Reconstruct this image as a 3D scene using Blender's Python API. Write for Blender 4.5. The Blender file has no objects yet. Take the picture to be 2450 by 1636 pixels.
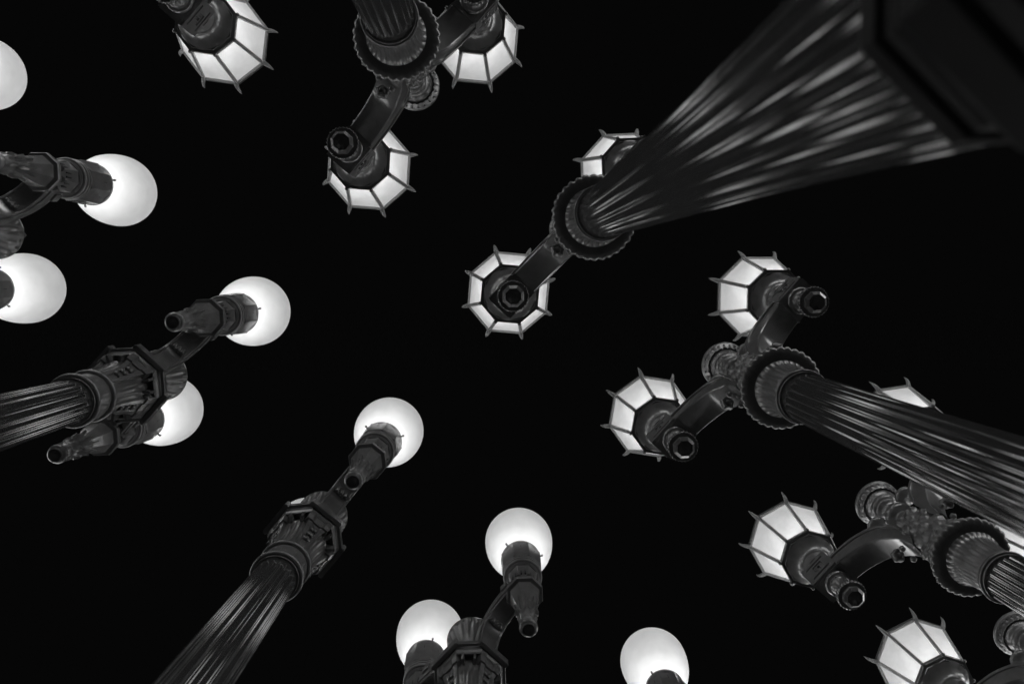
import bpy, math, random
from math import sin, cos, pi, radians, sqrt, exp
from mathutils import Vector, Matrix

# ------------------------------------------------------------------ camera
scene = bpy.context.scene
col = scene.collection
HC = 0.5                                   # lens height above the paving
IMG_W, IMG_H, FPX = 2450.0, 1636.0, 1905.0
ZEN = (1169.53, 668.76)                    # where the vertical posts converge

cam_data = bpy.data.cameras.new('camera')
cam = bpy.data.objects.new('camera', cam_data)
col.objects.link(cam)
cam_data.sensor_fit = 'HORIZONTAL'
cam_data.sensor_width = 36.0
cam_data.lens = 36.0 * FPX / IMG_W
cam_data.clip_start = 0.02
cam_data.clip_end = 400.0
cam_data.dof.use_dof = True
cam_data.dof.focus_distance = 4.9
cam_data.dof.aperture_fstop = 2.5
n = Vector(((ZEN[0] - IMG_W / 2) / FPX, -(ZEN[1] - IMG_H / 2) / FPX, -1.0)).normalized()
e1 = Vector((1, 0, 0)); e1 = (e1 - n * e1.dot(n)).normalized()
e2 = n.cross(e1)
cam.matrix_world = Matrix.Translation((0, 0, HC)) @ Matrix((e1, e2, n)).to_4x4()
scene.camera = cam

# ------------------------------------------------------------------ night sky, exposure
world = bpy.data.worlds.new('World')
scene.world = world
world.use_nodes = True
bg = world.node_tree.nodes['Background']
bg.inputs['Color'].default_value = (1, 1, 1, 1)
bg.inputs['Strength'].default_value = 0.0018
scene.view_settings.view_transform = 'Standard'
scene.view_settings.look = 'None'
scene.view_settings.exposure = 0.0
scene.view_settings.gamma = 1.0
scene.cycles.use_denoising = True
scene.cycles.max_bounces = 6
scene.cycles.use_light_tree = True
scene.cycles.use_adaptive_sampling = False
scene.cycles.light_sampling_threshold = 0.0
scene.cycles.caustics_reflective = False

rnd = random.Random(7)

# ------------------------------------------------------------------ materials
def new_mat(name):
    m = bpy.data.materials.new(name)
    m.use_nodes = True
    nt = m.node_tree
    return m, nt, nt.nodes['Principled BSDF'], nt.nodes['Material Output']

def paint(name, lo, hi, rough, bump=0.15, scale=14.0, spec=0.5, ior=1.5, wave=0.0):
    m, nt, p, out = new_mat(name)
    L = nt.links.new
    tc = nt.nodes.new('ShaderNodeTexCoord')
    n1 = nt.nodes.new('ShaderNodeTexNoise'); n1.inputs['Scale'].default_value = scale
    n1.inputs['Detail'].default_value = 6; n1.inputs['Roughness'].default_value = 0.65
    L(tc.outputs['Object'], n1.inputs['Vector'])
    cr = nt.nodes.new('ShaderNodeValToRGB')
    cr.color_ramp.elements[0].position = 0.3; cr.color_ramp.elements[0].color = (lo, lo, lo, 1)
    cr.color_ramp.elements[1].position = 0.7; cr.color_ramp.elements[1].color = (hi, hi, hi, 1)
    L(n1.outputs['Fac'], cr.inputs['Fac']); L(cr.outputs['Color'], p.inputs['Base Color'])
    rr = nt.nodes.new('ShaderNodeMapRange')
    rr.inputs['To Min'].default_value = rough - 0.05; rr.inputs['To Max'].default_value = rough + 0.06
    L(n1.outputs['Fac'], rr.inputs['Value']); L(rr.outputs['Result'], p.inputs['Roughness'])
    n2 = nt.nodes.new('ShaderNodeTexNoise'); n2.inputs['Scale'].default_value = 90.0
    n2.inputs['Detail'].default_value = 3
    L(tc.outputs['Object'], n2.inputs['Vector'])
    b = nt.nodes.new('ShaderNodeBump'); b.inputs['Strength'].default_value = bump
    b.inputs['Distance'].default_value = 0.004
    L(n2.outputs['Fac'], b.inputs['Height']); L(b.outputs['Normal'], p.inputs['Normal'])
    if wave:                                   # slow unevenness of the casting, drawn out along the shaft
        mp = nt.nodes.new('ShaderNodeMapping'); mp.inputs['Scale'].default_value = (26, 26, 5.0)
        n3 = nt.nodes.new('ShaderNodeTexNoise'); n3.inputs['Scale'].default_value = 1.0; n3.inputs['Detail'].default_value = 2
        b2 = nt.nodes.new('ShaderNodeBump'); b2.inputs['Strength'].default_value = wave; b2.inputs['Distance'].default_value = 0.004
        L(tc.outputs['Object'], mp.inputs['Vector']); L(mp.outputs['Vector'], n3.inputs['Vector'])
        L(n3.outputs['Fac'], b2.inputs['Height']); L(b2.outputs['Normal'], b.inputs['Normal'])
    p.inputs['Specular IOR Level'].default_value = spec
    p.inputs['IOR'].default_value = ior
    return m

M_PAINT = paint('grey_paint', 0.25, 0.33, 0.20, bump=0.035, spec=1.0, ior=1.75)
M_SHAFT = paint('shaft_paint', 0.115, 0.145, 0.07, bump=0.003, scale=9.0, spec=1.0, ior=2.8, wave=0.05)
M_PALE = paint('lightened_paint', 0.62, 0.72, 0.35, bump=0.03)  # lantern frame paint lightened: lamp glow falling on it is in the colour
M_BASE = paint('base_shade_paint', 0.008, 0.016, 0.42, bump=0.05, scale=9.0, spec=0.15)  # darkened paint; the weak light near the post foot is put into the colour
M_DARK = paint('recess_shade', 0.03, 0.05, 0.5)  # dark colour standing in for the shade inside small recesses

def lit_glass(name, glow, trans, low=.88):
    m, nt, p, out = new_mat(name)
    nt.nodes.remove(p)
    em = nt.nodes.new('ShaderNodeEmission'); em.inputs['Strength'].default_value = glow
    tr = nt.nodes.new('ShaderNodeBsdfTranslucent'); tr.inputs['Color'].default_value = (trans, trans, trans, 1)
    tc = nt.nodes.new('ShaderNodeTexCoord')
    no = nt.nodes.new('ShaderNodeTexNoise'); no.inputs['Scale'].default_value = 7.0; no.inputs['Detail'].default_value = 7
    mr = nt.nodes.new('ShaderNodeMapRange'); mr.inputs['From Min'].default_value = .35; mr.inputs['From Max'].default_value = .65
    mr.inputs['To Min'].default_value = trans * low; mr.inputs['To Max'].default_value = trans
    nt.links.new(tc.outputs['Object'], no.inputs['Vector']); nt.links.new(no.outputs['Fac'], mr.inputs['Value'])
    nt.links.new(mr.outputs['Result'], tr.inputs['Color'])
    ad = nt.nodes.new('ShaderNodeAddShader')
    nt.links.new(em.outputs[0], ad.inputs[0]); nt.links.new(tr.outputs[0], ad.inputs[1])
    nt.links.new(ad.outputs[0], out.inputs['Surface'])
    return m

def glow_mat(name, s):
    m, nt, p, out = new_mat(name)
    nt.nodes.remove(p)
    em = nt.nodes.new('ShaderNodeEmission'); em.inputs['Strength'].default_value = s
    nt.links.new(em.outputs[0], out.inputs['Surface'])
    return m

M_GLOBE = lit_glass('opal_globe_glass', 0.145, 0.8)
M_PANE = lit_glass('frosted_pane_glass', 0.23, 0.8, .78)
M_BULB = glow_mat('lit_bulb', 17.0)
M_LBULB = glow_mat('lit_lantern_bulb', 18.0)

# ------------------------------------------------------------------ mesh helpers
def mesh(name, v, f, mat, smooth=True, angle=35):
    me = bpy.data.meshes.new(name)
    me.from_pydata([tuple(a) for a in v], [], f)
    me.validate(); me.update()
    if smooth:
        me.shade_smooth()
        me.set_sharp_from_angle(angle=radians(angle))
    me.materials.append(mat)
    return me

def lathe(name, prof, nseg, mat, mod=None, zmod=None, rot=0.0, cap0=True, cap1=True, smooth=True, angle=35, cx=0.0):
    """profile of (radius, height) turned about the upright axis; mod(theta, radius, height) gives the true radius"""
    v, f = [], []
    for (r, z) in prof:
        for k in range(nseg):
            t = 2 * pi * k / nseg + rot
            rr = mod(t, r, z) if mod else r
            v.append((cx + rr * cos(t), rr * sin(t), zmod(t, r, z) if zmod else z))
    for i in range(len(prof) - 1):
        for k in range(nseg):
            a, b = i * nseg + k, i * nseg + (k + 1) % nseg
            f.append((a, b, b + nseg, a + nseg))
    if cap0: f.append(tuple(reversed(range(nseg))))
    if cap1: f.append(tuple(range((len(prof) - 1) * nseg, len(prof) * nseg)))
    return mesh(name, v, f, mat, smooth, angle)

def up(prof):
    return [(r, z + HC) for r, z in prof]

def ring_prof(r, z, t, k=10):
    """torus section bulging outward round (r, z)"""
    return [(r + t * cos(a), z + t * sin(a)) for a in [-pi / 2 + pi * i / k for i in range(k + 1)]]

def box(name, x0, x1, y0, y1, z0, z1, mat, bev=0.0):
    import bmesh
    bm = bmesh.new()
    bmesh.ops.create_cube(bm, size=1.0)
    for q in bm.verts:
        q.co = Vector((x0 + (q.co.x + .5) * (x1 - x0), y0 + (q.co.y + .5) * (y1 - y0), z0 + (q.co.z + .5) * (z1 - z0)))
    if bev:
        bmesh.ops.bevel(bm, geom=bm.edges[:], offset=bev, segments=2, affect='EDGES')
    me = bpy.data.meshes.new(name)
    bm.to_mesh(me); bm.free()
    me.shade_smooth(); me.set_sharp_from_angle(angle=radians(30))
    me.materials.append(mat)
    return me

def prism(name, top, bot, w, mat, bev=0.006):
    """curved bar: matching top and bottom edge points (s, z), width -w..w across; edges softened"""
    v, f = [], []
    m = len(top)
    # section loop: 8 points, chamfered
    for (ts, tz), (bs, bz) in zip(top, bot):
        d = Vector((bs - ts, bz - tz)); L = d.length; d /= L
        c = min(bev, L * .2)
        T1 = Vector((ts, tz)) + d * c; B1 = Vector((bs, bz)) - d * c
        sec = [(ts, -w + c, tz), (ts, w - c, tz), (T1.x, w, T1.y), (B1.x, w, B1.y),
               (bs, w - c, bz), (bs, -w + c, bz), (B1.x, -w, B1.y), (T1.x, -w, T1.y)]
        v += sec
    for i in range(m - 1):
        for k in range(8):
            a, b = i * 8 + k, i * 8 + (k + 1) % 8
            f.append((a, b, b + 8, a + 8))
    f.append(tuple(reversed(range(8)))); f.append(tuple(range((m - 1) * 8, m * 8)))
    import bmesh
    me = mesh(name, v, f, mat, True, 28)
    bm = bmesh.new(); bm.from_mesh(me); bmesh.ops.recalc_face_normals(bm, faces=bm.faces[:]); bm.to_mesh(me); bm.free()
    return me

def spline(pts, k=6):
    """Catmull-Rom through 2-D points"""
    out = []
    P = [Vector(p) for p in pts]
    P = [2 * P[0] - P[1]] + P + [2 * P[-1] - P[-2]]
    for i in range(1, len(P) - 2):
        for j in range(k):
            t = j / k
            a, b, c, d = P[i - 1], P[i], P[i + 1], P[i + 2]
            out.append(0.5 * (2 * b + (c - a) * t + (2 * a - 5 * b + 4 * c - d) * t * t + (3 * b - a - 3 * c + d) * t ** 3))
    out.append(P[-2])
    return [(q.x, q.y) for q in out]

def resample(pts, m):
    d = [0.0]
    for a, b in zip(pts, pts[1:]):
        d.append(d[-1] + sqrt((a[0] - b[0]) ** 2 + (a[1] - b[1]) ** 2))
    out = []
    for i in range(m):
        t = d[-1] * i / (m - 1)
        j = 0
        while j < len(d) - 2 and d[j + 1] < t: j += 1
        u = (t - d[j]) / max(1e-9, d[j + 1] - d[j])
        out.append((pts[j][0] + u * (pts[j + 1][0] - pts[j][0]), pts[j][1] + u * (pts[j + 1][1] - pts[j][1])))
    return out

def tube(name, pts, radii, nseg, mat, flat=1.0):
    """tapered tube through 3-D points"""
    v, f = [], []
    P = [Vector(p) for p in pts]
    for i, p in enumerate(P):
        d = (P[min(i + 1, len(P) - 1)] - P[max(i - 1, 0)]).normalized()
        a = d.cross(Vector((0, 1, 0)))
        if a.length < .1: a = d.cross(Vector((1, 0, 0)))
        a.normalize(); b = d.cross(a)
        for k in range(nseg):
            t = 2 * pi * k / nseg
            v.append(p + a * radii[i] * cos(t) + b * radii[i] * flat * sin(t))
    for i in range(len(P) - 1):
        for k in range(nseg):
            a, b = i * nseg + k, i * nseg + (k + 1) % nseg
            f.append((a, b, b + nseg, a + nseg))
    f.append(tuple(reversed(range(nseg)))); f.append(tuple(range((len(P) - 1) * nseg, len(P) * nseg)))
    import bmesh
    me = mesh(name, v, f, mat, True, 50)
    bm = bmesh.new(); bm.from_mesh(me); bmesh.ops.recalc_face_normals(bm, faces=bm.faces[:]); bm.to_mesh(me); bm.free()
    return me

def ball(name, r, mat, nu=12, nv=7, sz=1.0, lobes=0, depth=0.0):
    prof = [(max(1e-4, r * sin(pi * i / nv)), -r * sz * cos(pi * i / nv)) for i in range(nv + 1)]
    md = (lambda t, rr, z: rr * (1 - depth * (0.5 - 0.5 * cos(lobes * t)))) if lobes else None
    return lathe(name, prof, nu, mat, mod=md, angle=70)

def part(name, me, parent, loc=(0, 0, 0), rot=(0, 0, 0)):
    o = bpy.data.objects.new(name, me)
    col.objects.link(o)
    o.parent = parent
    o.location = loc; o.rotation_euler = rot
    return o

def copy_tree(o, parent=None):
    c = o.copy(); col.objects.link(c); c.parent = parent
    for ch in o.children: copy_tree(ch, c)
    return c

def fluted(nfl, depth, fillet=0.16):
    """concave flutes parted by narrow fillets"""
    def md(t, r, z):
        u = (t * nfl / (2 * pi)) % 1.0
        x = (u - fillet / 2) / (1 - fillet)
        if x <= 0 or x >= 1: return r
        return r - depth * sqrt(max(0.0, 1 - (2 * x - 1) ** 2))
    return md

# ------------------------------------------------------------------ ground
def ground():
    m, nt, p, out = new_mat('paving')
    L = nt.links.new
    tc = nt.nodes.new('ShaderNodeTexCoord')
    br = nt.nodes.new('ShaderNodeTexBrick')
    br.inputs['Color1'].default_value = (.045, .045, .045, 1); br.inputs['Color2'].default_value = (.03, .03, .03, 1)
    br.inputs['Mortar'].default_value = (.02, .02, .02, 1); br.inputs['Scale'].default_value = 1.0
    br.inputs['Mortar Size'].default_value = 0.01; br.offset = 0.0
    no = nt.nodes.new('ShaderNodeTexNoise'); no.inputs['Scale'].default_value = 6.0; no.inputs['Detail'].default_value = 8
    mx = nt.nodes.new('ShaderNodeMix'); mx.data_type = 'RGBA'; mx.blend_type = 'MULTIPLY'
    mx.inputs['Factor'].default_value = 0.6
    L(tc.outputs['Object'], br.inputs['Vector']); L(tc.outputs['Object'], no.inputs['Vector'])
    L(br.outputs['Color'], mx.inputs['A']); L(no.outputs['Color'], mx.inputs['B'])
    bw = nt.nodes.new('ShaderNodeRGBToBW'); L(mx.outputs['Result'], bw.inputs[0]); L(bw.outputs[0], p.inputs['Base Color'])
    p.inputs['Roughness'].default_value = 0.75
    R = 150.0
    me = mesh('ground', [(-R, -R, 0), (R, -R, 0), (R, R, 0), (-R, R, 0)], [(0, 1, 2, 3)], m, False)
    o = bpy.data.objects.new('ground', me); col.objects.link(o); o['kind'] = 'structure'
ground()

# ================================================================== the lantern posts
HS = 0.5516            # lantern distance from the post axis
V8 = pi / 8

def make_lantern_meshes():
    D = {}
    rb, zb, rt, zt = 0.187, 5.092 + HC, 0.279, 5.425 + HC
    a = pi / 8
    D['pane'] = mesh('pane', [(rb * cos(-a), rb * sin(-a), zb), (rt * cos(-a), rt * sin(-a), zt),
                              (rt * cos(a), rt * sin(a), zt), (rb * cos(a), rb * sin(a), zb)], [(0, 3, 2, 1)], M_PANE, False)
    # ribs, top bars and horns are built at angle 0 / on the edge facing +x
    def bar(name, p, q, wt, wr, mat):
        p, q = Vector(p), Vector(q); d = (q - p).normalized()
        s = d.cross(Vector((0, 1, 0)) if abs(d.y) < .9 else Vector((0, 0, 1))).normalized(); t = d.cross(s)
        v = []
        for e in (p, q):
            for i, j in ((-1, -1), (1, -1), (1, 1), (-1, 1)):
                v.append(e + s * i * wr / 2 + t * j * wt / 2)
        f = [(0, 1, 2, 3), (7, 6, 5, 4), (0, 4, 5, 1), (1, 5, 6, 2), (2, 6, 7, 3), (3, 7, 4, 0)]
        import bmesh
        me = mesh(name, v, f, mat, False)
        bm = bmesh.new(); bm.from_mesh(me); bmesh.ops.recalc_face_normals(bm, faces=bm.faces[:])
        bmesh.ops.bevel(bm, geom=bm.edges[:], offset=0.002, segments=1, affect='EDGES'); bm.to_mesh(me); bm.free()
        return me
    D['rib'] = bar('rib', (rb + .003, 0, zb - .012), (rt + .006, 0, zt + .012), 0.023, 0.014, M_PALE)
    x = (rt + .002) * cos(a); y = (rt + .002) * sin(a)
    D['top_bar'] = bar('top_bar', (x, -y + .006, zt + .004), (x, y - .006, zt + .004), 0.016, 0.024, M_PALE)
    hp = [(rt + .000 + .058 * u + .012 * sin(pi * u) , 0, zt + .095 * u ** 1.25) for u in (0, .15, .35, .55, .75, .9, 1.0)]
    D['horn'] = tube('horn', hp, [.0165, .0155, .0130, .0100, .0070, .0040, .001], 7, M_PALE, 1.0)
    D['knob'] = ball('knob', 0.0125, M_PAINT, 10, 6)
    D['base_ring'] = lathe('base_ring', up([(.150, 5.07), (.172, 5.058), (.176, 5.066), (.196, 5.066), (.199, 5.074), (.197, 5.098), (.185, 5.104), (.150, 5.10)]),
                           8, M_PAINT, rot=V8, smooth=False, cap0=False, cap1=False)
    D['lantern'] = lathe('lantern_foot', up([(.092, 4.885), (.092, 4.958), (.0985, 4.966), (.0985, 4.976), (.092, 4.984), (.098, 5.0), (.116, 5.024),
                          (.138, 5.044), (.158, 5.056), (.168, 5.066), (.165, 5.085), (.10, 5.09)]), 48, M_PAINT)
    D['roof'] = lathe('roof', up([(.275, 5.425), (.296, 5.437), (.296, 5.452), (.235, 5.50), (.15, 5.575), (.08, 5.63), (.06, 5.65), (.062, 5.67), (.03, 5.70), (.032, 5.74), (.003, 5.80)]),
                      8, M_PAINT, rot=V8, smooth=False, cap0=False)
    D['bulb'] = ball('bulb', 0.035, M_LBULB, 16, 10)
    return D

LM = make_lantern_meshes()

def make_lantern(parent, side):
    r = (0, 0, 0)
    ln = part('lantern', LM['lantern'], parent, (side * HS, 0, 0), r)
    part('base_ring', LM['base_ring'], ln)
    part('roof', LM['roof'], ln)
    part('bulb', LM['bulb'], ln, (0, 0, 5.175 + HC))
    for k in range(8):
        a = k * pi / 4
        part('pane', LM['pane'], ln, rot=(0, 0, a))
        part('top_bar', LM['top_bar'], ln, rot=(0, 0, a))
        b = a + V8
        part('rib', LM['rib'], ln, rot=(0, 0, b))
        part('horn', LM['horn'], ln, rot=(0, 0, b))
        part('knob', LM['knob'], ln, (.199 * cos(b), .199 * sin(b), 5.078 + HC))
    return ln

# --- bracket of the lantern posts
ARM_TOP = [(.085, 4.30), (.088, 4.40), (.098, 4.522), (.153, 4.635), (.241, 4.705), (.327, 4.745), (.423, 4.765), (.462, 4.768)]
ARM_BOT = [(.120, 4.25), (.122, 4.31), (.136, 4.395), (.207, 4.527), (.263, 4.588), (.353, 4.642), (.430, 4.668), (.462, 4.672)]
def arm_mesh(name, T, B, w, mat, m=26):
    t = resample(spline([(s, z + HC) for s, z in T]), m); b = resample(spline([(s, z + HC) for s, z in B]), m)
    return prism(name, t, b, w, mat), t, b
AW = 0.080
ME_ARM, _t, _b = arm_mesh('arm', ARM_TOP, ARM_BOT, AW, M_PAINT)
def edge_strip(name, t, b, f0, f1, y0, y1, mat):
    T = [(p[0] + (q[0] - p[0]) * f0, p[1] + (q[1] - p[1]) * f0) for p, q in zip(t, b)]
    B = [(p[0] + (q[0] - p[0]) * f1, p[1] + (q[1] - p[1]) * f1) for p, q in zip(t, b)]
    me = prism(name, T, B, abs(y1 - y0) / 2, mat, 0.002)
    for q in me.vertices: q.co.y += (y0 + y1) / 2
    return me
ME_RIM_R = edge_strip('rim', _t, _b, -.08, .12, AW - .004, AW + .010, M_PAINT)
ME_RIM_L = edge_strip('rim', _t, _b, -.08, .12, -AW - .010, -AW + .004, M_PAINT)
ME_BLOCK = box('bracket_block', .462, .662, -.076, .076, 4.688 + HC, 4.893 + HC, M_PAINT, .004)
ME_BAND = box('band', .447, .467, -.086, .086, 4.664 + HC, 4.694 + HC, M_PAINT, .006)

KEY = ["##############",
       "#............#",
       "#.##########.#",
       "#............#",
       "#....#####...#",
       "#....#...#...#",
       "#....#.#.#...#",
       "#....#.#.....#",
       "#......#.....#",
       "#............#",
       "#.##########.#",
       "#............#",
       "##############"]
def key_mesh():
    """a plaque with the meander sunk into it, on the face looking to -y"""
    rows, cols = len(KEY), len(KEY[0])
    x0, x1, z0, z1 = .4665, .6575, 4.6925 + HC, 4.889 + HC
    dx, dz = (x1 - x0) / cols, (z1 - z0) / rows
    g = .0012
    def lines(k, a, d):
        o = [a]
        for i in range(1, k): o += [a + i * d - g, a + i * d + g]
        return o + [a + k * d]
    X, Z = lines(cols, x0, dx), lines(rows, z0, dz)
    def h(x, z):
        i = min(cols - 1, max(0, int((x - x0) / dx))); j = min(rows - 1, max(0, int((z1 - z) / dz)))
        inner = 0 < i < cols - 1 and 0 < j < rows - 1
        return -.087 if not (inner and KEY[j][i] == '#') else -.0775
    v, f = [], []
    for z in Z:
        for x in X: v.append((x, h(x, z), z))
    k = len(X)
    for j in range(len(Z) - 1):
        for i in range(k - 1):
            a = j * k + i; f.append((a, a + 1, a + k + 1, a + k))
    # rim back to the block
    loop = [i for i in range(k)] + [j * k + k - 1 for j in range(1, len(Z))] + [(len(Z) - 1) * k + i for i in range(k - 2, -1, -1)] + [j * k for j in range(len(Z) - 2, 0, -1)]
    nb = len(v)
    for q in loop: v.append((v[q][0], -.074, v[q][2]))
    m = len(loop)
    for i in range(m): f.append((loop[(i + 1) % m], loop[i], nb + i, nb + (i + 1) % m))
    return mesh('key_plaque', v, f, M_PAINT, False)
ME_KEY = key_mesh()

def flower_mod(t, r, z): return r
ME_ROSE = None
def rose_mesh(name, r=.036):
    """a small rosette: petals round a boss, opening to -z"""
    prof = [(r * .25, .03), (r * .7, .026), (r * .98, .012), (r, 0), (r * .9, -.014), (r * .62, -.016), (r * .5, -.010), (r * .42, -.018), (r * .3, -.026), (r * .05, -.029)]
    return lathe(name, prof, 30, M_PAINT, mod=lambda t, q, z: q * (1 - (.20 if q > r * .55 else .05) * (0.5 - 0.5 * cos(5 * t))), angle=60)
ME_ROSE = rose_mesh('rosette', .042)
ME_BUD = ball('bud', .020, M_PAINT, 14, 8, 1.0, 5, .18)

ME_PEND_O = lathe('pendant', up([(.030, 4.695), (.046, 4.688), (.068, 4.676), (.078, 4.664), (.0795, 4.655), (.074, 4.648), (.073, 4.643), (.066, 4.640), (.060, 4.634), (.061, 4.626), (.055, 4.620), (.050, 4.600), (.042, 4.572), (.040, 4.546),
                  (.045, 4.524), (.056, 4.512), (.060, 4.508), (.072, 4.503), (.083, 4.494), (.088, 4.484), (.0885, 4.473), (.083, 4.464), (.066, 4.462)]), 112, M_PAINT,
                  mod=lambda t, r, z: r + (.0022 * cos(28 * t) if r > .0825 else 0))
ME_KNOB_O = lathe('pendant_knob', up([(.064, 4.463), (.066, 4.452), (.064, 4.440), (.048, 4.424), (.044, 4.4235), (.038, 4.432), (.018, 4.440), (.003, 4.441)]), 8, M_PAINT, rot=V8, smooth=False, cap0=False)

# --- axis of the lantern posts
NF = 24
def shaft_prof(z0, r0, z1, r1, k=14, ent=0.03):
    out = []
    for i in range(k + 1):
        u = i / k
        out.append((r0 + (r1 - r0) * u + ent * .12 * sin(pi * u), z0 + (z1 - z0) * u))
    return out
_fl = fluted(NF, .0072, .13)
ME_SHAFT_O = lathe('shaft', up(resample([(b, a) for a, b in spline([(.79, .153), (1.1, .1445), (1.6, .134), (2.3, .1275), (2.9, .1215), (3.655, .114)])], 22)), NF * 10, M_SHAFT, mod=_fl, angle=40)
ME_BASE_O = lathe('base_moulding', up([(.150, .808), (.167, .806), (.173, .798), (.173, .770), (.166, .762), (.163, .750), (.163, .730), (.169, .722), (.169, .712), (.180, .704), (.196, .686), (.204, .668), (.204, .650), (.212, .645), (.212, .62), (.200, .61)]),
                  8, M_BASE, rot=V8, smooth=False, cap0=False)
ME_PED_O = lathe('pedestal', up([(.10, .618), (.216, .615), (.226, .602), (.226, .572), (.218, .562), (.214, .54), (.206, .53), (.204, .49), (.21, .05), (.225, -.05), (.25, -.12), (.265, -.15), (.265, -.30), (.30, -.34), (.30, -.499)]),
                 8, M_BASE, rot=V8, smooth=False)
ME_NECK_O = lathe('neck_ring', up([(.112, 3.640), (.120, 3.643)] + ring_prof(.1215, 3.664, .010, 8) + [(.119, 3.676)] + ring_prof(.120, 3.685, .0065, 6) + [(.112, 3.695)]), 72, M_PAINT)
def cap_mod(t, r, z):
    zz = z - HC
    if zz < 3.905: return r - .0055 * (0.5 - 0.5 * cos(30 * t)) * min(1, max(0, (zz - 3.70) / .06))
    if r > .17: return r + .0075 * (abs(cos(16 * t)) - .6 + .25 * sin(5 * t + 1) * sin(11 * t)) * (r - .16) / .045
    return r
ME_CAP_O = lathe('capital', up([(.112, 3.69), (.1165, 3.70), (.1175, 3.76), (.121, 3.82), (.127, 3.87), (.136, 3.895), (.143, 3.905), (.146, 3.915), (.156, 3.917),
                 (.176, 3.921), (.196, 3.930), (.206, 3.940), (.209, 3.950), (.205, 3.962), (.190, 3.968), (.165, 3.972)]), 192, M_PAINT, mod=cap_mod, cap0=False)
def egg_mod(t, r, z):
    return r + .007 * abs(sin(13 * t)) - .004
ME_EGG_O = lathe('egg_band', up([(.15, 3.972), (.165, 3.978), (.178, 3.992), (.182, 4.012), (.176, 4.032), (.164, 4.045), (.15, 4.05)]), 156, M_PAINT, mod=egg_mod)

def roses_mesh():
    nu, nv = 150, 46
    z0, z1 = 4.04, 4.52
    cs = []
    for row in range(6):
        zc = 4.085 + row * .076
        for k in range(8):
            cs.append((2 * pi * (k + .5 * (row % 2)) / 8 + rnd.uniform(-.08, .08), zc + rnd.uniform(-.012, .012), rnd.uniform(.036, .046), rnd.uniform(0, 6)))
    v, f = [], []
    for j in range(nv + 1):
        z = z0 + (z1 - z0) * j / nv
        u = j / nv
        rbase = .128 - .030 * u + .018 * exp(-((u - .05) / .12) ** 2) - (0.03 * max(0, (u - .9) / .1))
        for i in range(nu):
            t = 2 * pi * i / nu
            h = 0.0
            for (tc, zc, sg, ph) in cs:
                dz = z - zc
                if abs(dz) > .06: continue
                dt = (t - tc + pi) % (2 * pi) - pi
                dx = dt * rbase
                d = sqrt(dx * dx + dz * dz)
                if d > .06: continue
                phi = math.atan2(dz, dx)
                q = d / sg
                e = max(0, 1 - q * q) * .024 * (1 - .35 * (0.5 + 0.5 * cos(5 * phi + ph)) * min(1, q * 2)) + .006 * cos(q * 11) * max(0, 1 - q)
                h = max(h, e)
            rr = rbase + h
            v.append((rr * cos(t), rr * sin(t), z + HC))
    for j in range(nv):
        for i in range(nu):
            a, b = j * nu + i, j * nu + (i + 1) % nu
            f.append((a, b, b + nu, a + nu))
    f.append(tuple(range(nv * nu, (nv + 1) * nu)))
    return mesh('floral_collar', v, f, M_PAINT, True, 60)
ME_ROSES = roses_mesh()

def dish_mod(t, r, z):
    zz = z - HC
    if .1095 < r < .1165 and zz > 4.86: return r + .006 * abs(cos(11 * t))
    return r
def dish_z(t, r, z):
    zz = z - HC
    if .1235 < r < .1345 and zz > 4.87: return z + .010 * max(0.0, cos(22 * t)) ** 3
    return z
ME_DISH = lathe('finial_dish', up([(.05, 4.500), (.058, 4.53), (.062, 4.555), (.055, 4.585), (.045, 4.60), (.050, 4.612), (.072, 4.625), (.083, 4.640), (.087, 4.655), (.087, 4.668), (.080, 4.674),
                 (.072, 4.668), (.060, 4.66), (.048, 4.68), (.042, 4.72), (.046, 4.755), (.060, 4.775), (.070, 4.785), (.074, 4.792), (.074, 4.80), (.086, 4.812), (.089, 4.822), (.086, 4.834),
                 (.090, 4.846), (.098, 4.856), (.103, 4.870), (.106, 4.884), (.110, 4.880), (.113, 4.877), (.117, 4.880), (.120, 4.885), (.123, 4.889), (.126, 4.893), (.129, 4.897), (.132, 4.901), (.135, 4.905), (.1385, 4.910), (.142, 4.914), (.1455, 4.922), (.1455, 4.936), (.139, 4.944),
                 (.10, 4.955), (.05, 4.965), (.003, 4.97)]), 176, M_PAINT, mod=dish_mod, zmod=dish_z)
ME_CUP = lathe('scroll_cup', [(.012, -.06), (.020, -.03), (.030, -.012), (.046, -.004), (.058, .008), (.062, .020), (.061, .030), (.055, .034), (.046, .026), (.03, .03), (.004, .034)], 40, M_PAINT)

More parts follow.
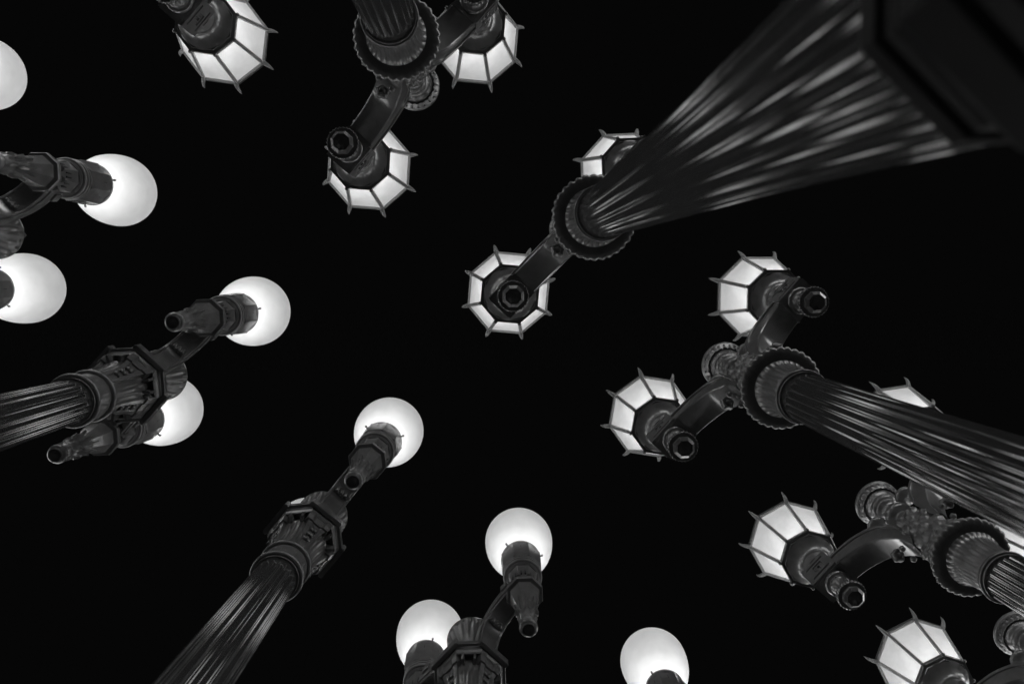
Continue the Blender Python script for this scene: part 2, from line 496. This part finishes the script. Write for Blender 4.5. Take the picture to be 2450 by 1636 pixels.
def make_lantern_post():
    root = bpy.data.objects.new('lantern_post', None); col.objects.link(root)
    part('pedestal', ME_PED_O, root); part('base_moulding', ME_BASE_O, root)
    part('shaft', ME_SHAFT_O, root); part('neck_ring', ME_NECK_O, root)
    cp = part('capital', ME_CAP_O, root); part('egg_band', ME_EGG_O, cp)
    fc = part('floral_collar', ME_ROSES, root)
    part('finial_dish', ME_DISH, root)
    for s, a in ((1, 0.0), (-1, pi)):
        arm = part('arm', ME_ARM, root, rot=(0, 0, a))
        part('rim', ME_RIM_L, arm); part('rim', ME_RIM_R, arm)
        part('band', ME_BAND, arm)
        part('rosette', ME_ROSE, arm, (.205, 0, 4.405 + HC), (radians(8), radians(38), 0))
        part('bud', ME_BUD, arm, (.165, .045, 4.35 + HC)); part('bud', ME_BUD, arm, (.165, -.045, 4.35 + HC))
        part('scroll_cup', ME_CUP, arm, (.125, 0, 4.735 + HC))
        blk = part('bracket_block', ME_BLOCK, root, rot=(0, 0, a))
        part('key_plaque', ME_KEY, blk)
        part('key_plaque', ME_KEY, blk, (2 * .562, 0, 0), (0, 0, pi))
        pd = part('pendant', ME_PEND_O, root, (s * HS, 0, 0), (0, 0, a))
        part('pendant_knob', ME_KNOB_O, pd)
        make_lantern(root, s)
    return root

# ================================================================== the globe posts
HG = 0.4856
NG = 20
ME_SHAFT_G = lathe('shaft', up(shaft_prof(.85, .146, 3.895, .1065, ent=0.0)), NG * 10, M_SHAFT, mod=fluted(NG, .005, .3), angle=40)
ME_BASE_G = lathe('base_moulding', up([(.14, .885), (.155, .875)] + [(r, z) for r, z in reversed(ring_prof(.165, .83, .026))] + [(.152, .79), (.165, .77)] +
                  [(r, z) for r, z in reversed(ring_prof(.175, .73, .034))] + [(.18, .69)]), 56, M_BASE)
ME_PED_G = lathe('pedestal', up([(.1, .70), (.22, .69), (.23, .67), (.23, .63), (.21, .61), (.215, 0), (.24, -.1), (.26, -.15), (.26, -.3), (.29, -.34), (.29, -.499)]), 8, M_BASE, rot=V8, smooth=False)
def stud_mod(t, r, z):
    zz = z - HC
    if 3.955 < zz < 4.02: return r + .004 * max(0, cos(10 * t)) ** 6
    return r
ME_NECK_G = lathe('neck_ring', up([(.104, 3.868), (.115, 3.872)] + ring_prof(.117, 3.897, .019, 8) + [(.118, 3.925), (.118, 3.96), (.119, 3.985), (.1195, 4.01), (.119, 4.03)] +
                  ring_prof(.1175, 4.058, .019, 8) + [(.108, 4.085)]), 120, M_PAINT, mod=stud_mod)
def bell_mod(t, r, z):
    zz = z - HC
    return r - .0028 * (0.5 - 0.5 * cos(32 * t)) * min(1, max(0, (zz - 4.12) / .05)) * min(1, max(0, (4.36 - zz) / .03))
ME_BELL = lathe('bell', up([(.112, 4.07), (.1145, 4.11), (.1165, 4.16), (.120, 4.21), (.125, 4.26), (.132, 4.305), (.140, 4.335), (.146, 4.352), (.147, 4.364), (.142, 4.372), (.142, 4.44)]), 192, M_PAINT, mod=bell_mod)
ME_CAP_G = lathe('capital', up([(.10, 4.436), (.176, 4.434), (.181, 4.425), (.184, 4.408), (.1905, 4.405), (.192, 4.425), (.1985, 4.437), (.2005, 4.441), (.203, 4.462), (.206, 4.470), (.222, 4.474), (.225, 4.48), (.225, 4.505), (.215, 4.511), (.10, 4.512)]), 8, M_PAINT, rot=V8, smooth=False)
def panel_mesh():
    """raised shield on one face of the capital (facing +x)"""
    sec = [(4.085, .108, .030, .010), (4.16, .111, .034, .011), (4.25, .121, .042, .012), (4.32, .134, .052, .013), (4.350, .143, .058, .014), (4.352, .144, .068, .022), (4.385, .150, .074, .026), (4.436, .154, .076, .026)]
    v, f = [], []
    for z, ap, w, pr in sec:
        o = ap + pr
        v += [(ap - .03, -w, z + HC), (o, -w, z + HC), (o + .003, -w * .55, z + HC), (o - .004, -w * .35, z + HC), (o - .004, w * .35, z + HC), (o + .003, w * .55, z + HC), (o, w, z + HC), (ap - .03, w, z + HC)]
    for i in range(len(sec) - 1):
        for k in range(8):
            a, b = i * 8 + k, i * 8 + (k + 1) % 8
            f.append((a, b, b + 8, a + 8))
    f.append(tuple(reversed(range(8)))); f.append(tuple(range(8 * (len(sec) - 1), 8 * len(sec))))
    return mesh('shield_panel', v, f, M_PAINT, False)
ME_PANEL = panel_mesh()
ME_BOSS = ball('boss', .011, M_PAINT, 12, 8, 1.5)
ME_PLATE = box('abacus_plate', .189, .2145, -.107, .107, 4.447 + HC, 4.517 + HC, M_PAINT, .004)
ME_FIN = box('fin', .118, .182, -.0075, .0075, 4.345 + HC, 4.432 + HC, M_PAINT, .003)
ME_BOWL = lathe('finial_bowl', up([(.05, 4.50), (.045, 4.60), (.05, 4.68), (.07, 4.735), (.10, 4.785), (.128, 4.84), (.146, 4.89), (.153, 4.92), (.158, 4.93), (.160, 4.945), (.156, 4.955), (.12, 4.99), (.06, 5.03), (.03, 5.1), (.04, 5.16), (.003, 5.25)]),
                120, M_PAINT, mod=lambda t, r, z: r - (.008 * (0.5 - 0.5 * cos(20 * t)) * min(1, max(0, (z - HC - 4.70) / .06)) if z - HC < 4.925 else 0))

GT = [(.085, 4.50), (.086, 4.62), (.098, 4.735), (.140, 4.855), (.205, 4.955), (.290, 5.020), (.38, 5.040), (.43, 5.043)]
GB = [(.172, 4.50), (.166, 4.60), (.168, 4.690), (.195, 4.785), (.250, 4.852), (.320, 4.888), (.39, 4.898), (.43, 4.899)]
GW = 0.062
ME_GARM, _gt, _gb = arm_mesh('arm', GT, GB, GW, M_PAINT)
ME_GRIM_R = edge_strip('rim', _gt, _gb, .50, .72, GW - .004, GW + .008, M_PAINT)
ME_GRIM_L = edge_strip('rim', _gt, _gb, .50, .72, -GW - .008, -GW + .004, M_PAINT)
ME_GEDGE_R = edge_strip('edge_bead', _gt, _gb, .93, 1.06, GW - .012, GW + .004, M_PAINT)
ME_GEDGE_L = edge_strip('edge_bead', _gt, _gb, .93, 1.06, -GW - .004, -GW + .012, M_PAINT)
ME_LUG = box('lug', .335, .41, -GW - .012, -GW + .02, 5.00 + HC, 5.085 + HC, M_PAINT, .012)
def acanthus():
    """little ribbed leaf lying under the arm"""
    v, f = [], []
    nu, nv = 25, 6
    for j in range(nv + 1):
        u = j / nv
        for i in range(nu):
            q = i / (nu - 1) * 2 - 1
            tip = .030 * abs(cos(q * pi * 1.5))
            v.append((-.012 + u * (.022 + tip), q * .046, -.010 * sin(pi * u) - .004 * cos(q * pi * 6) * sin(pi * u)))
    for j in range(nv):
        for i in range(nu - 1):
            a = j * nu + i; f.append((a, a + nu, a + nu + 1, a + 1))
    return mesh('leaf_band', v, f, M_PAINT, True, 60)
ME_ACAN = acanthus()

# lamp stem under each globe
def stem_mod(t, r, z):
    zz = z - HC
    if 4.44 < zz < 4.63: return r - .008 * (0.5 - 0.5 * cos(8 * t))
    return r
ME_PEND_G = lathe('pendant', up([(.005, 4.325), (.024, 4.320), (.030, 4.312), (.035, 4.310), (.040, 4.314), (.040, 4.322), (.050, 4.330), (.054, 4.340), (.054, 4.352), (.048, 4.362), (.044, 4.372),
                  (.050, 4.384), (.053, 4.392), (.050, 4.402), (.043, 4.412), (.050, 4.43), (.058, 4.45), (.060, 4.48), (.055, 4.51), (.050, 4.53), (.055, 4.56), (.060, 4.60), (.058, 4.635), (.040, 4.645)]), 64, M_PAINT, mod=stem_mod)
ME_STEM = lathe('lamp_stem', up([(.050, 4.600), (.058, 4.612), (.082, 4.70), (.092, 4.755), (.097, 4.785), (.093, 4.790), (.093, 4.803), (.097, 4.805), (.117, 4.809), (.121, 4.818), (.121, 4.842), (.106, 4.856), (.085, 4.862),
                (.082, 4.90), (.086, 4.96), (.094, 5.02), (.101, 5.065), (.101, 5.085), (.10, 5.09)]), 8, M_PAINT, rot=V8, smooth=False)
def stem_fin():
    v = [(.046, z0 * 1.0, 0) for z0 in ()]
    P = [(.040, 4.47), (.066, 4.50), (.072, 4.545), (.066, 4.60), (.078, 4.655), (.060, 4.665), (.040, 4.64)]
    w = .0055
    v = [(x, -w, z + HC) for x, z in P] + [(x, w, z + HC) for x, z in P]
    k = len(P)
    f = [tuple(range(k)), tuple(reversed(range(k, 2 * k)))] + [(i, k + i, k + (i + 1) % k, (i + 1) % k) for i in range(k)]
    import bmesh
    me = mesh('stem_fin', v, f, M_PAINT, False)
    bm = bmesh.new(); bm.from_mesh(me); bmesh.ops.recalc_face_normals(bm, faces=bm.faces[:])
    bmesh.ops.bevel(bm, geom=bm.edges[:], offset=.0015, segments=1, affect='EDGES'); bm.to_mesh(me); bm.free()
    return me
ME_SFIN = stem_fin()
ME_SLOT = box('slot_shade', .078, .0865, -.004, .004, 4.955 + HC, 5.03 + HC, M_DARK, .001)  # dark bar, nothing cut: the slot's shade is its colour
ME_HOLE = ball('vent_shade', .021, M_DARK, 14, 8, 1.35)  # solid dark ball, no opening: the hole's shade is its colour
ME_TORUS = lathe('holder_ring', up([(.100, 5.075), (.112, 5.085)] + ring_prof(.112, 5.108, .017, 8) + [(.114, 5.128)] + ring_prof(.117, 5.145, .012, 6) + [(.118, 5.162)] + ring_prof(.120, 5.172, .009, 6) + [(.11, 5.19)]), 72, M_PAINT)
ME_HOLD = lathe('holder', up([(.110, 5.175), (.134, 5.182), (.139, 5.20), (.143, 5.33), (.145, 5.40), (.1455, 5.412), (.138, 5.418)]), 8, M_PAINT, rot=V8, smooth=False, cap1=False)
ME_HRIM = lathe('holder_rim', up([(.128, 5.395), (.136, 5.40), (.139, 5.415), (.139, 5.435), (.136, 5.446), (.128, 5.446)]), 64, M_PAINT, cap0=False, cap1=False)
ME_MARK = box('seam', .1310, .1335, -.002, .002, 5.33 + HC, 5.365 + HC, M_DARK, .0005)
ME_CLIP = tube('clip', [(.130, 0, 5.425 + HC), (.146, 0, 5.428 + HC), (.151, 0, 5.434 + HC), (.154, 0, 5.443 + HC)], [.006, .0055, .009, .006], 8, M_PAINT)
ZG = 5.8214
def globe_mesh():
    prof = []
    for i in range(17):
        d = .39 * (1 - i / 16)
        prof.append((.25 * sqrt(1 - (d / .425) ** 2), ZG - d))
    for i in range(1, 21):
        a = pi / 2 * i / 20
        prof.append((max(.0005, .25 * cos(a)), ZG + .25 * sin(a)))
    return lathe('globe', up(prof), 64, M_GLOBE, cap0=False, angle=80)
ME_GLOBE = globe_mesh()
ME_BULB = ball('bulb', 0.04, M_BULB, 16, 10)
M_GLOBE_FAR = lit_glass('opal_globe_glass_boosted', 3.1, 0.1)  # unseen globes, glow raised well above the framed ones to add light
ME_GLOBE_FAR = ME_GLOBE.copy(); ME_GLOBE_FAR.materials[0] = M_GLOBE_FAR

def make_globe_post(far=False):
    root = bpy.data.objects.new('globe_post', None); col.objects.link(root)
    part('pedestal', ME_PED_G, root); part('base_moulding', ME_BASE_G, root)
    part('shaft', ME_SHAFT_G, root); part('neck_ring', ME_NECK_G, root)
    bell = part('bell', ME_BELL, root)
    cp = part('capital', ME_CAP_G, root)
    for k in range(4):
        part('shield_panel', ME_PANEL, bell, rot=(0, 0, k * pi / 2))
        part('abacus_plate', ME_PLATE, cp, rot=(0, 0, k * pi / 2))
        if not far:
            for q, (zz, oo) in enumerate(((4.19, .127), (4.245, .134), (4.30, .144))):
                for yy in (-.011, .011):
                    w = (k * pi / 2); part('boss', ME_BOSS, bell, (oo * cos(w) - yy * sin(w), oo * sin(w) + yy * cos(w), zz + HC))
            for d in (-.20, .20): part('fin', ME_FIN, cp, rot=(0, 0, k * pi / 2 + pi / 4 + d))
    part('finial_bowl', ME_BOWL, root)
    for s, a in ((1, 0.0), (-1, pi)):
        arm = part('arm', ME_GARM, root, rot=(0, 0, a))
        if not far:
            part('rim', ME_GRIM_L, arm); part('rim', ME_GRIM_R, arm)
            part('edge_bead', ME_GEDGE_L, arm); part('edge_bead', ME_GEDGE_R, arm)
            part('lug', ME_LUG, arm); part('lug', ME_LUG, arm, (2 * .3725, 0, 0), (0, 0, pi))
            part('leaf_band', ME_ACAN, arm, (.222, 0, 4.815 + HC), (0, radians(-48), 0))
        st = part('lamp_stem', ME_STEM, root, (s * HG, 0, 0), (0, 0, a))
        part('pendant', ME_PEND_G, st)
        part('holder_ring', ME_TORUS, st); part('holder', ME_HOLD, st); part('holder_rim', ME_HRIM, st)
        part('globe', ME_GLOBE_FAR if far else ME_GLOBE, st)
        if not far:
            part('bulb', ME_BULB, st, (0, 0, 5.53 + HC))
            for k in range(3): part('clip', ME_CLIP, st, rot=(0, 0, radians(35 + 120 * k)))
            for k in range(8):
                b = k * pi / 4
                part('vent_shade', ME_HOLE, st, (.086 * cos(b + V8), .086 * sin(b + V8), 4.895 + HC), (0, 0, b + V8))
                part('seam', ME_MARK, st, rot=(0, 0, b))
                part('slot_shade', ME_SLOT, st, (0, 0, 0), (0, 0, b + .16)); part('slot_shade', ME_SLOT, st, (0, 0, 0), (0, 0, b - .16))
                part('stem_fin', ME_SFIN, st, rot=(0, 0, b))
    return root

# ================================================================== placing them
def stand(o, x, y, yaw, lean=(0, 0), zp=4.2 + HC):
    """set a post up: (x, y) is its axis at height zp, lean is the drift of the axis per metre of height"""
    d = Vector((lean[0], lean[1], 1)).normalized()
    o.location = (x - lean[0] * zp, y - lean[1] * zp, 0)
    q = Vector((0, 0, 1)).rotation_difference(d)
    o.rotation_euler = (q.to_matrix() @ Matrix.Rotation(radians(yaw), 3, 'Z')).to_euler()

LEAN = {}
def tag(o, label, cat, group):
    o['label'] = label; o['category'] = cat; o['group'] = group

LANTERN_POSTS = [   # x, y, yaw, rotation of the lantern at -arm, at +arm, label
    (0.5187, -0.3044, -46.22, 5, -3, 'nearest lamp post, its wide fluted shaft spreading blurred into the upper right corner'),
    (1.4754, 0.5439, -48.59, 9, 0, 'octagonal-lantern post at middle right with scalloped capital and two lit lanterns'),
    (-0.4403, -1.1632, -49.2, 4, 5, 'octagonal-lantern post entering from the top edge, left of the nearest post'),
    (2.486, 1.430, -48.3, 15, -8, 'octagonal-lantern post half hidden beneath the long fluted shaft at lower right'),
    (3.4286, 2.2954, -48.02, 18, 0, 'octagonal-lantern post cut off by the bottom right corner, only a lantern and dish showing'),
    (-1.3693, -1.9842, -48.82, 8, 5, 'octagonal-lantern post at top left, cut off so only one lantern shows'),
]
GLOBE_POSTS = [
    (-1.058, 1.478, -50.5, 'twin-globe post at lower left, one globe hidden behind its octagonal capital'),
    (-2.0224, 0.5877, -47.71, 'twin-globe post at left whose octagonal capital overlaps the lower globe'),
    (-0.1141, 2.3083, -46.68, 'twin-globe post at bottom centre with its capital cut by the bottom edge'),
    (-2.974, -0.283, -45.53, 'twin-globe post cut by the left edge with two lit globes showing'),
    (-3.877, -1.105, -43.66, 'globe post outside the left edge, only a pale slice of globe showing'),
    (0.8976, 3.2389, -43.96, 'globe post below the bottom edge, one round globe showing right of centre'),
]
LEAN[LANTERN_POSTS[1][5]] = (.0039, -.0098)
LEAN[LANTERN_POSTS[0][5]] = (-.0023, -.0026)
LEAN[GLOBE_POSTS[0][3]] = (.0089, .0069)
proto = make_lantern_post()
for i, (x, y, yaw, r1, r2, lab) in enumerate(LANTERN_POSTS):
    o = proto if i == 0 else copy_tree(proto)
    stand(o, x, y, yaw, LEAN.get(lab, (0, 0)))
    tag(o, lab, 'lamp post', 'posts with twin octagonal lanterns')
    for ch in o.children:
        if ch.name.startswith('lantern'):
            # the panes' true bearing in the photograph, whatever the arm's yaw
            want = r2 if ch.location.x > 0 else r1
            ch.rotation_euler = (0, 0, radians(want - yaw))
            for g in ch.children:
                if g.name.startswith('horn'):     # old castings: no two tips quite alike
                    g.rotation_euler.z += radians(rnd.uniform(-1.0, 1.0))
                    g.scale = (rnd.uniform(.99, 1.015),) * 2 + (1.0,)
gproto = make_globe_post()
for i, (x, y, yaw, lab) in enumerate(GLOBE_POSTS):
    o = gproto if i == 0 else copy_tree(gproto)
    stand(o, x, y, yaw, LEAN.get(lab, (0, 0)))
    tag(o, lab, 'lamp post', 'posts with twin round globes')

# the rest of the installation, outside the frame: the same rows run on and more rows stand behind
S = Vector((0.956, 0.8634)); A = Vector((cos(radians(-47)), sin(radians(-47))))
O_ROW, G_ROW = Vector((-1.3731, -2.0205)), Vector((-3.9056, -1.1213))
spots = []
for k in (-6, -5, -4, -3, -2, -1, 6, 7, 8, 9, 10, 11):
    spots.append(O_ROW + S * k); spots.append(G_ROW + S * k)
for m in (5.0, 6.3, 7.6):
    for k in range(-4, 10): spots.append(O_ROW + S * (k + .5 * (m == 6.3)) + A * m)
for m in (4.6, 5.9, 7.2):
    for k in range(-4, 10): spots.append(G_ROW + S * (k + .5 * (m == 5.9)) - A * m)
fproto = make_globe_post(far=True)
for i, p in enumerate(spots):
    o = fproto if i == 0 else copy_tree(fproto)
    o.location = (p.x, p.y, 0); o.rotation_euler = (0, 0, radians(-47))
    tag(o, 'twin-globe lamp post standing beyond the edges of the picture', 'lamp post', 'lamp posts beyond the frame')
